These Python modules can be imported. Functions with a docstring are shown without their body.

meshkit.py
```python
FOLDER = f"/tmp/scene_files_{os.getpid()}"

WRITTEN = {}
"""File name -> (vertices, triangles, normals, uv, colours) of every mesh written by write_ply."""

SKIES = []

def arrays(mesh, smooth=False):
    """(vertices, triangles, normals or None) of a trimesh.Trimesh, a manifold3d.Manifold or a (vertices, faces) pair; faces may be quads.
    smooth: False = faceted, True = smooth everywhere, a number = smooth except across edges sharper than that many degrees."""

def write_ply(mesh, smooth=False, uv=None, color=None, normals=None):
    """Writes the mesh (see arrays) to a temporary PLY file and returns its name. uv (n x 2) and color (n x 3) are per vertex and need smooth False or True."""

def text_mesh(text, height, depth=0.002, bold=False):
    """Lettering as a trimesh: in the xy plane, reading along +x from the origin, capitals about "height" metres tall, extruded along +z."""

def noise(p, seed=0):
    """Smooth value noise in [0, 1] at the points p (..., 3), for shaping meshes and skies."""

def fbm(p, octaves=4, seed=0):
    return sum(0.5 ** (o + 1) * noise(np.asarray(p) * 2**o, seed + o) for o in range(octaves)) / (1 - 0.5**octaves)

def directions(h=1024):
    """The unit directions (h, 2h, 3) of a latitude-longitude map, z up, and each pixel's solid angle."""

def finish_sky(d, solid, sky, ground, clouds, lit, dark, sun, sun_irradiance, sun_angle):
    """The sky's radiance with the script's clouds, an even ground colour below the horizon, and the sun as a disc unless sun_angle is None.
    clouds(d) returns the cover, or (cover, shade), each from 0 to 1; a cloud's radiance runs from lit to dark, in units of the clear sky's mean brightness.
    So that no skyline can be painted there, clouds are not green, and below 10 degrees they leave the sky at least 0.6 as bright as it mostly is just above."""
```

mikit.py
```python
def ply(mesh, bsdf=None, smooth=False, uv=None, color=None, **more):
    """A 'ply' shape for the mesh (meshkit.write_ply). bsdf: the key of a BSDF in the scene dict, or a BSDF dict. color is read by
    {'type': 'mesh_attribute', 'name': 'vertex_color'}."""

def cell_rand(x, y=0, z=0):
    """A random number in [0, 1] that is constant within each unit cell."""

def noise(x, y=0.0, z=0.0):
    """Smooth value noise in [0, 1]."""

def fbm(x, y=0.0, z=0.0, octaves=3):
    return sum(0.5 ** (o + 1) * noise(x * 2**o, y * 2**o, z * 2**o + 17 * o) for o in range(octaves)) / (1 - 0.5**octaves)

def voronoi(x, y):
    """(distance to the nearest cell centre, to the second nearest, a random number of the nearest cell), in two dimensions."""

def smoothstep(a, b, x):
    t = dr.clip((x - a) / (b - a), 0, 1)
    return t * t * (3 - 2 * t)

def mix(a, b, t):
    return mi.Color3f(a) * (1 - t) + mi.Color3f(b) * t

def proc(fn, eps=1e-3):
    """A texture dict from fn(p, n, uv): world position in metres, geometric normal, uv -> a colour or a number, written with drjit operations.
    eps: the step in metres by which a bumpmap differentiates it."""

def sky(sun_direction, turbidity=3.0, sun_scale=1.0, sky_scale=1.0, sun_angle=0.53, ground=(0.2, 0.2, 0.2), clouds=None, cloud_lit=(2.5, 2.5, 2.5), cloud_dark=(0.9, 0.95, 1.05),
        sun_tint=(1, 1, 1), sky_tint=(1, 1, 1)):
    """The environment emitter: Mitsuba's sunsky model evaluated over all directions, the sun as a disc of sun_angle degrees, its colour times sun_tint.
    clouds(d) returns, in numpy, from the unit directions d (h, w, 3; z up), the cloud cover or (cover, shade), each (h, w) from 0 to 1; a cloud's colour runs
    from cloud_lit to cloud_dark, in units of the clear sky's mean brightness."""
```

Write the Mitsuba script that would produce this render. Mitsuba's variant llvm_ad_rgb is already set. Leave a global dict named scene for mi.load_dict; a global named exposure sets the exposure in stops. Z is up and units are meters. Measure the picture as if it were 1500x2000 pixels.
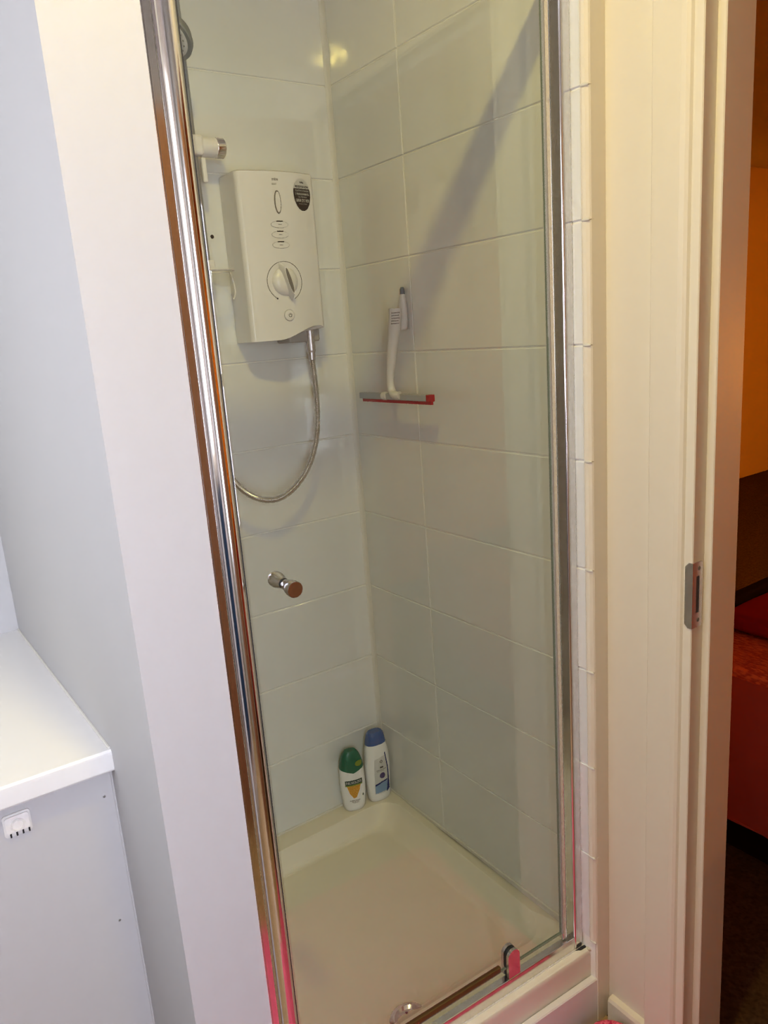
import math, random
import numpy as np, trimesh
import mitsuba as mi, drjit as dr
import mikit, meshkit
from mikit import proc, fbm, noise, smoothstep, mix
from shapely.geometry import Polygon, Point, box as sbox, LineString
from shapely import affinity
from shapely.ops import unary_union
random.seed(5); rng = np.random.default_rng(5)
T = mi.ScalarTransform4f
scene, labels = {}, {}

# ------------------------------------------------------------------ camera, lights, exposure
CAM = np.array([-1.0413, -1.6174, 1.2466])
FWD = np.array([0.54978, 0.80303, -0.22997]); UP = np.array([0.19051, 0.14751, 0.97054])
scene['camera'] = {'type': 'perspective', 'fov': 53.576, 'fov_axis': 'x', 'near_clip': 0.02, 'far_clip': 50.0,
                   'to_world': T().look_at(origin=CAM.tolist(), target=(CAM + FWD).tolist(), up=UP.tolist())}
exposure = 3.75
LAMP_POS, LAMP_R, LAMP_L = (-0.735, -1.12, 2.292), 0.042, (51.3, 41.2, 11.4)        # warm ceiling light of the bathroom
WINDOW_L = (1.386, 1.465, 1.836)        # frosted window, daylight behind it
WINDOW_2_L = (0.259, 0.273, 0.310)
BED_LAMP_POS, BED_LAMP_R, BED_LAMP_L = (3.6, -1.5, 0.95), 0.045, (160.0, 49.0, 2.2)    # orange lamp of the bedroom

# ------------------------------------------------------------------ helpers
THINGS = set()
def numbered(name):
    taken = lambda q: q in scene or q in THINGS
    if not taken(name): return name
    k = 1
    while taken(f'{name}_{k:03d}'): k += 1
    return f'{name}_{k:03d}'
def thing(name, label, cat, group=None):
    key = numbered(name); THINGS.add(key); labels[key] = {'label': label, 'category': cat}
    if group: labels[key]['group'] = group
    return key
def struct(name, label=None):
    labels[name] = {'kind': 'structure', **({'label': label} if label else {})}
    return name
def obj(name, mesh, m, parent=None, label=None, smooth=False, **kw):
    key = numbered(parent + '__' + name if parent else name)
    scene[key] = mikit.ply(mesh, m, smooth=smooth, **kw)
    if label: labels[key] = {'label': label}
    return key
cat_ = trimesh.util.concatenate
def bx(x0, x1, y0, y1, z0, z1):
    m = trimesh.creation.box(extents=(abs(x1-x0), abs(y1-y0), abs(z1-z0)))
    m.apply_translation(((x0+x1)/2, (y0+y1)/2, (z0+z1)/2)); return m
def rbx(x0, x1, y0, y1, z0, z1, r=0.003, sub=1):
    s = trimesh.creation.icosphere(subdivisions=sub, radius=r).vertices
    x0, x1 = sorted((x0, x1)); y0, y1 = sorted((y0, y1)); z0, z1 = sorted((z0, z1))
    p = [s + (x, y, z) for x in (x0+r, x1-r) for y in (y0+r, y1-r) for z in (z0+r, z1-r)]
    return trimesh.convex.convex_hull(np.vstack(p))
def prism(poly, h0, h1):
    """polygon in (x, y), extruded from z = h0 to h1"""
    gs = getattr(poly, 'geoms', [poly])
    ms = []
    for g in gs:
        m = trimesh.creation.extrude_polygon(g, h1-h0, engine='earcut'); m.apply_translation((0, 0, h0)); ms.append(m)
    return cat_(ms)
def remap(m, f):
    m = m.copy(); m.vertices = f(np.asarray(m.vertices, float)); return m
TH = math.radians(3.0); E1 = np.array([-math.cos(TH), math.sin(TH), 0]); NN = np.array([-math.sin(TH), -math.cos(TH), 0]); OO = np.array([0, -0.70, 0])
def toF(m):
    """(s to the left from the side wall, t outward from the door glass, z) -> world"""
    return remap(m, lambda v: OO + v[:, :1]*E1 + v[:, 1:2]*NN + v[:, 2:]*np.array([0, 0, 1.0]))
def F(s, t, z): return OO + s*E1 + t*NN + np.array([0, 0, z])
def toB(m):
    """back wall: (x, z, out of the wall) -> world"""
    return remap(m, lambda v: np.c_[v[:, 0], -v[:, 2], v[:, 1]])
def toR(m):
    """right wall: (-y, z, out of the wall) -> world"""
    return remap(m, lambda v: np.c_[-v[:, 2], -v[:, 0], v[:, 1]])
def lathe(pts, n=40):
    """profile (r, h) around +z"""
    return trimesh.creation.revolve(np.array(pts, float), sections=n)
def align(m, d, at):
    m = m.copy(); m.apply_transform(trimesh.geometry.align_vectors([0, 0, 1], np.asarray(d, float)/np.linalg.norm(d))); m.apply_translation(at); return m
def tube(path, r, n=14, caps=True):
    path = np.asarray(path, float); r = np.broadcast_to(r, len(path)).astype(float)
    tan = np.gradient(path, axis=0); tan /= np.linalg.norm(tan, axis=1, keepdims=True)
    u = np.cross(tan[0], [0.3, 0.9, 0.2]); u /= np.linalg.norm(u); V = []
    a = np.arange(n)*2*math.pi/n
    for p, t, q in zip(path, tan, r):
        u = u - t*(u @ t); u /= np.linalg.norm(u); w = np.cross(t, u)
        V.append(p + q*(np.cos(a)[:, None]*u + np.sin(a)[:, None]*w))
    V = np.vstack(V); L = len(path); f = []
    for i in range(L-1):
        for j in range(n):
            A, B, C, D = i*n+j, i*n+(j+1) % n, (i+1)*n+(j+1) % n, (i+1)*n+j
            f += [(A, B, C), (A, C, D)]
    if caps:
        V = np.vstack([V, path[0], path[-1]]); k = L*n
        for j in range(n):
            f += [(k, (j+1) % n, j), (k+1, (L-1)*n+j, (L-1)*n+(j+1) % n)]
    return trimesh.Trimesh(V, f, process=False)
def spline(pts, n):
    from scipy.interpolate import CubicSpline
    pts = np.asarray(pts, float); d = np.r_[0, np.cumsum(np.linalg.norm(np.diff(pts, axis=0), axis=1))]
    c = CubicSpline(d, pts); x = np.linspace(0, d[-1], 400); q = c(x)
    l = np.r_[0, np.cumsum(np.linalg.norm(np.diff(q, axis=0), axis=1))]
    return c(np.interp(np.linspace(0, l[-1], n), l, x)), l[-1]
def loft(rings, cap0=True, cap1=True):
    """rings: list of (n, 3) arrays, joined; caps are fans"""
    n = len(rings[0]); V = np.vstack(rings); f = []
    for i in range(len(rings)-1):
        for j in range(n):
            A, B, C, D = i*n+j, i*n+(j+1) % n, (i+1)*n+(j+1) % n, (i+1)*n+j
            f += [(A, B, C), (A, C, D)]
    k = len(V); ex = []
    if cap0:
        ex.append(rings[0].mean(0)); f += [(k, (j+1) % n, j) for j in range(n)]; k += 1
    if cap1:
        ex.append(rings[-1].mean(0)); o = (len(rings)-1)*n; f += [(k, o+j, o+(j+1) % n) for j in range(n)]
    return trimesh.Trimesh(np.vstack([V]+ex) if ex else V, f, process=False)
def ellipse(cx, cy, a, b, n=32):
    return Polygon([(cx+a*math.cos(k*2*math.pi/n), cy+b*math.sin(k*2*math.pi/n)) for k in range(n)])
def rrect(x0, x1, y0, y1, r):
    return sbox(x0+r, y0+r, x1-r, y1-r).buffer(r, quad_segs=6)
def text(t, h, depth=0.0004, width=None, bold=False):
    m = meshkit.text_mesh(t, h, depth, bold); b = m.bounds
    m.apply_translation((-(b[0, 0]+b[1, 0])/2, -h/2, 0))
    if width: m.apply_scale((width/(b[1, 0]-b[0, 0]), 1, 1))
    return m
def drape(m, cx, cy, front, off, maxedge=0.006):
    """a thin mesh in (x, y, 0..depth) laid onto the surface c = front(x, y)"""
    v, f = trimesh.remesh.subdivide_to_size(m.vertices, m.faces, maxedge, max_iter=12)
    v = v + np.array([cx, cy, 0]); v[:, 2] += front(v[:, 0], v[:, 1]) + off
    return trimesh.Trimesh(v, f, process=False)

# ------------------------------------------------------------------ materials
def rgb(*c): return {'type': 'rgb', 'value': list(c)}
def plastic(c, alpha=0.1, ior=1.5): return {'type': 'roughplastic', 'distribution': 'ggx', 'alpha': alpha, 'int_ior': ior, 'diffuse_reflectance': c if isinstance(c, dict) else rgb(*c), 'nonlinear': False}
def two(d): return {'type': 'twosided', 'bsdf': d}
def bump(d, fn, scale, eps=1e-3): return {'type': 'bumpmap', 'arbitrary': proc(fn, eps), 'scale': scale, 'bsdf': d}
def paint_wave(p, n, uv): return fbm(p.x*38, p.y*38, p.z*30, 3)
def brush_marks(p, n, uv): return fbm(p.x*150, p.y*150, p.z*2.2, 3) + 0.4*fbm(p.x*30, p.y*30, p.z*14, 2)
def tile_wave(p, n, uv): return fbm(p.x*16, p.y*16, p.z*16, 2)
def speck(c, d, k=60):
    def fn(p, n, uv):
        a = fbm(p.x*k, p.y*k, p.z*k, 3)
        return mix(d, c, smoothstep(0.3, 0.6, a))
    return proc(fn)
M = scene
M['paint_white'] = two(bump(plastic((0.70, 0.695, 0.69), 0.32), paint_wave, 0.0004))
M['paint_ceiling'] = two({'type': 'diffuse', 'reflectance': rgb(0.80, 0.78, 0.74)})
M['gloss_paint'] = two(bump(plastic((0.86, 0.79, 0.64), 0.15), brush_marks, 0.00022))
M['tile_glaze'] = two(bump(plastic((0.67, 0.675, 0.645), 0.004, 1.6), tile_wave, 0.00035))
M['tile_glaze_001'] = two(bump(plastic((0.655, 0.665, 0.64), 0.004, 1.6), tile_wave, 0.00035))
M['tile_glaze_002'] = two(bump(plastic((0.68, 0.68, 0.645), 0.004, 1.6), tile_wave, 0.00035))
TILES = ['tile_glaze', 'tile_glaze_001', 'tile_glaze_002']
M['grout'] = two({'type': 'diffuse', 'reflectance': rgb(0.78, 0.765, 0.69)})
M['silicone'] = two(plastic((0.82, 0.80, 0.72), 0.25))
M['old_silicone'] = two(plastic(speck((0.80, 0.74, 0.58), (0.50, 0.42, 0.26), 160), 0.3))
M['chrome'] = two({'type': 'roughconductor', 'material': 'Al', 'alpha': 0.014, 'distribution': 'ggx', 'specular_reflectance': rgb(0.80, 0.79, 0.78)})
M['chrome_soft'] = two({'type': 'roughconductor', 'material': 'Cr', 'alpha': 0.12, 'distribution': 'ggx'})
M['glass_pane'] = {'type': 'thindielectric', 'int_ior': 1.52, 'specular_transmittance': rgb(0.865, 0.895, 0.835)}
M['glass_edge'] = two(plastic((0.17, 0.20, 0.15), 0.08))
M['amber_strip'] = two(plastic((0.085, 0.04, 0.006), 0.1))
M['clear_plastic'] = {'type': 'thindielectric', 'int_ior': 1.49, 'specular_transmittance': rgb(0.93, 0.93, 0.92)}
M['satin_grey'] = two(plastic((0.30, 0.33, 0.36), 0.18))
M['rubber_black'] = two(plastic((0.012, 0.012, 0.014), 0.25))
M['tray_acrylic'] = two(plastic((0.80, 0.75, 0.61), 0.12))
M['white_plastic'] = two(plastic((0.78, 0.765, 0.735), 0.09))
M['white_plastic_soft'] = two(plastic((0.80, 0.79, 0.75), 0.2))
M['grey_plastic'] = two(plastic((0.20, 0.20, 0.20), 0.25))
M['mid_plastic'] = two(plastic((0.42, 0.41, 0.39), 0.2))
M['head_grey'] = two(plastic((0.26, 0.27, 0.26), 0.18))
M['print_grey'] = two(plastic((0.22, 0.21, 0.19), 0.3))
M['print_black'] = two(plastic((0.014, 0.016, 0.018), 0.2))
M['print_white'] = two(plastic((0.75, 0.75, 0.73), 0.3))
M['cap_green'] = two(plastic((0.0, 0.12, 0.065), 0.12))
M['cap_blue'] = two(plastic((0.0, 0.065, 0.27), 0.14))
M['bottle_white'] = two(plastic((0.87, 0.88, 0.87), 0.12))
M['label_green'] = two(plastic((0.008, 0.05, 0.04), 0.25))
M['label_lime'] = two(plastic((0.22, 0.30, 0.03), 0.25))
def honey(p, n, uv):
    d1, d2, w = mikit.voronoi((p.x*0.9-p.y*0.4)*190, p.z*190)
    return mix((0.88, 0.55, 0.10), (0.72, 0.30, 0.01), smoothstep(0.05, 0.22, d2-d1))
M['label_honey'] = two(plastic(proc(honey), 0.25))
M['label_sky'] = two(plastic((0.25, 0.40, 0.62), 0.25))
M['label_navy'] = two(plastic((0.006, 0.02, 0.16), 0.25))
M['label_purple'] = two(plastic((0.05, 0.03, 0.16), 0.25))
M['rubber_red'] = two(plastic((0.42, 0.008, 0.02), 0.22))
M['squeegee_grey'] = two(plastic((0.40, 0.43, 0.44), 0.2))
M['tip_blue'] = two(plastic((0.16, 0.22, 0.28), 0.3))
M['laminate'] = two(plastic((0.82, 0.815, 0.79), 0.12))
def mat_col(p, n, uv): return mix((0.50, 0.03, 0.085), (0.88, 0.18, 0.27), smoothstep(0.3, 0.7, fbm(p.x*220, p.y*220, p.z*120, 2)))
M['mat_pink'] = two({'type': 'diffuse', 'reflectance': proc(mat_col)})
def carpet(p, n, uv): return mix((0.035, 0.018, 0.010), (0.10, 0.06, 0.03), fbm(p.x*130, p.y*130, 0.0, 3))
M['carpet_brown'] = two({'type': 'diffuse', 'reflectance': proc(carpet)})
def vinyl(p, n, uv): return mix((0.40, 0.24, 0.10), (0.56, 0.36, 0.17), fbm(p.x*4, p.y*40, 0.0, 3))
M['floor_vinyl'] = two(plastic(proc(vinyl), 0.25))
M['bed_wall'] = two({'type': 'diffuse', 'reflectance': rgb(0.62, 0.42, 0.22)})
M['bed_ceiling'] = two({'type': 'diffuse', 'reflectance': rgb(0.66, 0.60, 0.50)})
def blanket(p, n, uv): return mix((0.42, 0.06, 0.03), (0.72, 0.20, 0.08), smoothstep(0.25, 0.75, fbm(p.x*210, p.y*80, p.z*150, 3)))
M['blanket_red'] = two({'type': 'diffuse', 'reflectance': proc(blanket)})
M['cover_red'] = two({'type': 'diffuse', 'reflectance': rgb(0.42, 0.08, 0.055)})
M['cushion_red'] = two({'type': 'diffuse', 'reflectance': rgb(0.22, 0.012, 0.018)})
M['dark_wood'] = two({'type': 'diffuse', 'reflectance': rgb(0.018, 0.010, 0.007)})
def woodgrain(p, n, uv): return mix((0.30, 0.125, 0.05), (0.43, 0.20, 0.085), fbm(p.x*26 + fbm(p.x*5, p.z*1.2, 0.0, 2)*5, p.z*1.6, 0.0, 3))
M['wood_door'] = two(plastic(proc(woodgrain), 0.2))
M['towel_navy'] = two({'type': 'diffuse', 'reflectance': rgb(0.02, 0.045, 0.10)})
M['shade_cream'] = two({'type': 'diffuse', 'reflectance': rgb(0.6, 0.45, 0.28)})

# ------------------------------------------------------------------ the setting
ZF, ZC = -0.20, 2.32           # floor and ceiling
ROW, TW, GAP = 0.20, 0.50, 0.0026
def tile_mesh(u0, u1, v0, v1):
    """one tile in (u, v, out): a slab with pillowed edges, set with a hair of tilt"""
    b, h = 0.0016, 0.0
    t = [-0.006, -0.0013, 0.0]
    ring = lambda i, z: np.array([(u0+i, v0+i, z), (u1-i, v0+i, z), (u1-i, v1-i, z), (u0+i, v1-i, z)])
    R = [ring(0, t[0]), ring(0, t[1]), ring(b, t[2])]
    m = loft(R, cap0=False, cap1=False)
    m = trimesh.Trimesh(m.vertices, np.vstack([m.faces, [[8, 9, 10], [8, 10, 11]]]), process=False)
    tu, tv = rng.normal(0, 0.0012, 2)
    v = m.vertices; v[:, 2] += (v[:, 0]-(u0+u1)/2)*tu + (v[:, 1]-(v0+v1)/2)*tv
    return trimesh.Trimesh(v, m.faces, process=False)
def tiles(parent, cols, zmax, to):
    k = 0; z = 0.0
    while z < zmax-0.02:
        for (u0, u1) in cols:
            m = tile_mesh(u0+GAP/2, u1-GAP/2, z+GAP/2, min(z+ROW, zmax)-GAP/2)
            obj('tile', to(m), TILES[int(rng.integers(3))], parent); k += 1
        z += ROW
wb = struct('wall_back', 'white tiled back wall of the shower')
obj('grout', bx(-0.72, 0.02, 0.0025, 0.10, -0.20, ZC), 'grout', wb)
tiles(wb, [(-0.684, -0.50), (-0.50, 0.0)], ZC, toB)
wr = struct('wall_right', 'right wall, tiled in the shower and painted beside the bedroom door')
obj('grout', bx(0.0025, 0.145, -0.744, 0.02, -0.20, ZC), 'grout', wr)
tiles(wr, [(0.0, 0.262), (0.262, 0.733)], ZC, toR)
XO = 0.040                      # plane of the painted wall outside the shower
for k in range(12):             # tile trim, one length per row, butted at the grout joints
    z0, z1 = k*ROW+0.0007, min((k+1)*ROW, ZC)-0.0007
    prof = Polygon([(-0.0025, -0.7335), (-0.0035, -0.737), (-0.0030, -0.743), (0.001, -0.7475), (0.004, -0.749), (0.012, -0.749), (0.012, -0.7335)])
    obj('trim_strip', prism(prof, z0, z1), 'gloss_paint', wr)
    obj('joint_blob', trimesh.creation.icosphere(subdivisions=1, radius=0.0040).apply_transform(np.diag([0.9, 2.2, 0.9, 1])).apply_translation((-0.0015, -0.741, k*ROW)), 'silicone', wr)
obj('return_face', bx(0.004, 0.145, -0.7485, -0.74, ZF, ZC), 'gloss_paint', wr)
YD0, YD1, ZD = -0.905, -1.72, 1.815
obj('painted_face', cat_([bx(XO, 0.145, YD0, -0.7485, ZF, ZC), bx(XO, 0.145, YD1, YD0, ZD+0.03, ZC), bx(XO, 0.145, -2.4, YD1, ZF, ZC)]), 'gloss_paint', wr)
obj('corner_bead', prism(Polygon([(0.002, 0.002), (-0.0095, 0.002), (-0.0095, -0.0005), (-0.0055, -0.0030), (-0.0030, -0.0055), (-0.0005, -0.0095), (0.002, -0.0095)]), 0.0, ZC), 'silicone', wr)
# stub wall left of the shower, the recess beside it and the rest of the bathroom
XL = -1.80                      # outer wall of the bathroom
SP, TP = 0.7955, 0.013
PL = F(SP, TP, 0)               # front left corner of the stub wall
PR = F(0.6815, TP, 0); PRb = F(0.6815, -0.7, 0)
BACKY = 0.285
poly = Polygon([(PL[0], PL[1]), (PR[0], PR[1]), (F(0.6815, -0.012, 0)[0], F(0.6815, -0.012, 0)[1]), (-0.69, -0.64), (-0.69, 0.10), (-0.69, BACKY+0.1), (PL[0]-0.0127, BACKY+0.1), (PL[0]-0.0127, BACKY)])
wl = struct('wall_left', 'white painted stub wall left of the shower door')
obj('plaster', prism(poly, ZF, ZC), 'paint_white', wl)
wrc = struct('wall_recess', 'white back wall of the recess above the worktop')
obj('plaster', bx(XL, PL[0]-0.0127, BACKY, BACKY+0.1, ZF, ZC), 'paint_white', wrc)
sl = struct('wall_shower_left', 'tiled inner face of the stub wall')
obj('grout', bx(-0.70, -0.6865, -0.655, 0.0, -0.05, ZC), 'grout', sl)
tiles(sl, [(0.0, 0.25), (0.25, 0.655)], ZC, lambda m: remap(m, lambda v: np.c_[-0.684+v[:, 2], -0.655+v[:, 0], v[:, 1]]))

VY0, VY1, VZ0, VZ1 = -1.25, 0.0, 0.92, 1.95
wol = struct('wall_outer_left', 'outer wall of the bathroom with a second window')
obj('plaster', cat_([bx(XL-0.1, XL, -2.4, VY0, ZF, ZC), bx(XL-0.1, XL, VY1, BACKY+0.1, ZF, ZC), bx(XL-0.1, XL, VY0, VY1, ZF, VZ0), bx(XL-0.1, XL, VY0, VY1, VZ1, ZC)]), 'paint_white', wol)
w2 = struct('window_2', 'frosted side window of the bathroom')
fr = [bx(XL-0.09, XL-0.04, a, a+0.045, VZ0, VZ1) for a in (VY0, VY1-0.045)] + [bx(XL-0.088, XL-0.042, VY0+0.045, VY1-0.045, z, z+0.045) for z in (VZ0, VZ1-0.045)]
obj('window_frame', cat_(fr), 'gloss_paint', w2)
pane = trimesh.Trimesh([(XL-0.07, VY0, VZ0), (XL-0.07, VY1, VZ0), (XL-0.07, VY1, VZ1), (XL-0.07, VY0, VZ1)], [[0, 1, 2], [0, 2, 3]], process=False)
key = obj('pane', pane, 'white_plastic_soft', w2)
scene[key]['emitter'] = {'type': 'area', 'radiance': rgb(*WINDOW_2_L)}

YR = -2.30
WX0, WX1, WZ0, WZ1 = -1.38, -0.86, 0.55, 1.75
wre = struct('wall_rear', 'rear wall of the bathroom with the window')
obj('plaster', cat_([bx(XL, WX0, YR-0.12, YR, ZF, ZC), bx(WX1, XO, YR-0.12, YR, ZF, ZC), bx(WX0, WX1, YR-0.12, YR, ZF, WZ0), bx(WX0, WX1, YR-0.12, YR, WZ1, ZC)]), 'paint_white', wre)
w1 = struct('window_1', 'frosted window of the bathroom')
fr = []
for a in (WX0, WX1-0.045, (WX0+WX1)/2-0.02): fr.append(bx(a, a+0.045, YR-0.09, YR-0.04, WZ0, WZ1))
for z in (WZ0, WZ1-0.045, WZ0+0.55): fr.append(bx(WX0+0.045, WX1-0.045, YR-0.088, YR-0.042, z, z+0.045))
obj('window_frame', cat_(fr), 'gloss_paint', w1)
pane = trimesh.Trimesh([(WX0, YR-0.07, WZ0), (WX1, YR-0.07, WZ0), (WX1, YR-0.07, WZ1), (WX0, YR-0.07, WZ1)], [[0, 2, 1], [0, 3, 2]], process=False)
key = obj('pane', pane, 'white_plastic_soft', w1)
scene[key]['emitter'] = {'type': 'area', 'radiance': rgb(*WINDOW_L)}
struct('floor', 'bathroom floor'); obj('floor', bx(XL, 0.03, -2.4, 0.3, ZF-0.05, ZF), 'floor_vinyl')
struct('ceiling', 'white ceiling'); obj('ceiling', bx(XL-0.1, 0.145, -2.4, 0.4, ZC, ZC+0.1), 'paint_ceiling')
# skirting on the right wall
sk = Polygon([(XO, -0.205), (0.024, -0.205), (0.024, -0.152), (0.027, -0.1455), (XO, -0.144)])
struct('baseboard_right', 'cream skirting board under the right wall')
obj('baseboard_right', remap(prism(sk, 0.757, 0.842), lambda v: np.c_[v[:, 0], -v[:, 2], v[:, 1]]), 'gloss_paint')

# door way to the bedroom: lining, stop, architrave, strike plate
d1 = struct('door_1', 'cream painted door frame to the bedroom')
def jamb(side):
    s = 1 if side == 0 else -1
    Y = lambda d: YD0 - d if side == 0 else YD1 + d
    prof = lambda pts: Polygon([(x, Y(d)) for x, d in pts])
    obj('lining', prism(prof([(0.030, 0.0), (0.030, 0.009), (0.031, 0.0105), (0.033, 0.021), (0.155, 0.021), (0.155, -0.01), (0.145, -0.01), (0.145, 0.0)]) if False else
        prof([(0.030, 0.010), (0.0305, 0.0205), (0.032, 0.022), (0.155, 0.022), (0.155, 0.0), (0.034, 0.0), (0.034, 0.010)]), ZF, ZD+0.03), 'gloss_paint', d1)
    obj('door_stop', prism(prof([(0.062, 0.0215), (0.062, 0.034), (0.0635, 0.0355), (0.135, 0.0355), (0.137, 0.034), (0.137, 0.0215)]), ZF, ZD), 'gloss_paint', d1)
    obj('architrave', prism(prof([(XO, -0.065), (0.031, -0.063), (0.0275, -0.060), (0.0265, -0.012), (0.0275, -0.004), (0.030, 0.001), (0.034, 0.004), (XO+0.002, 0.004)]), ZF, ZD+0.06), 'gloss_paint', d1)
jamb(0); jamb(1)
obj('head_lining', bx(0.030, 0.155, YD1, YD0, ZD+0.008, ZD+0.03), 'gloss_paint', d1)
obj('head_stop', bx(0.062, 0.137, YD1+0.036, YD0-0.036, ZD-0.006, ZD+0.01), 'gloss_paint', d1)
obj('architrave', bx(0.0265, XO+0.002, YD1-0.065, YD0+0.065, ZD+0.012, ZD+0.075), 'gloss_paint', d1)
obj('leaf', rbx(-0.775, 0.025, -1.752, -1.714, ZF+0.006, ZD, 0.003), 'wood_door', d1, label='varnished brown door leaf, swung open into the bathroom')
sp = 'strike_plate'
hole = sbox(0.0385, 0.757, 0.0475, 0.821)
plate = rrect(0.0285, 0.0555, 0.7315, 0.845, 0.003).difference(hole)
yj = YD0-0.0222
spk = obj(sp, remap(prism(plate, 0, 0.0016), lambda v: np.c_[v[:, 0], yj-v[:, 2], v[:, 1]]), 'chrome_soft', d1, label='chrome strike plate let into the frame')
lip = Polygon([(yj-0.0016, 0.7315), (yj-0.0016, 0.845), (yj+0.006, 0.845), (yj+0.0125, 0.838), (yj+0.0125, 0.738), (yj+0.006, 0.7315)])
obj('lip', remap(prism(lip, 0, 0.0014), lambda v: np.c_[0.0297-v[:, 2], v[:, 0], v[:, 1]]), 'chrome', spk)
obj('keep_box', remap(prism(hole, 0, 0.001), lambda v: np.c_[v[:, 0], yj+0.0006-v[:, 2], v[:, 1]]), 'print_black', spk)
for z in (0.744, 0.834):
    obj('screw', align(lathe([(0, 0.0006), (0.0012, 0.0004), (0.0016, 0.0012), (0.0036, 0.0006), (0.0038, 0)], 16), (0, -1, 0), (0.0455, yj-0.0016, z)), 'print_grey', spk)

# ------------------------------------------------------------------ bedroom beyond the door
struct('floor_bedroom', 'dark brown bedroom carpet'); obj('floor_bedroom', bx(0.03, 6.2, -3.4, 2.0, ZF-0.05, ZF-0.001), 'carpet_brown')
struct('wall_bedroom_far', 'orange lit bedroom wall'); obj('wall_bedroom_far', bx(0.145, 6.2, 1.92, 2.02, ZF, 2.299), 'bed_wall')
struct('wall_bedroom_end'); obj('wall_bedroom_end', bx(6.1, 6.2, -3.4, 1.92, ZF, 2.299), 'bed_wall')
struct('wall_bedroom_near'); obj('wall_bedroom_near', bx(0.145, 6.1, -3.5, -3.4, ZF, 2.299), 'bed_wall')
struct('wall_bedroom_inner'); obj('wall_bedroom_inner', cat_([bx(0.146, 0.16, YD0+0.0, 1.92, ZF, 2.299), bx(0.146, 0.16, -3.4, YD1, ZF, 2.299), bx(0.146, 0.16, YD1, YD0, ZD+0.03, 2.299)]), 'bed_wall')
struct('ceiling_bedroom', 'bedroom ceiling above the orange wall'); obj('ceiling_bedroom', bx(0.146, 6.2, -3.4, 1.92, 2.30, 2.36), 'bed_ceiling')

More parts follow.
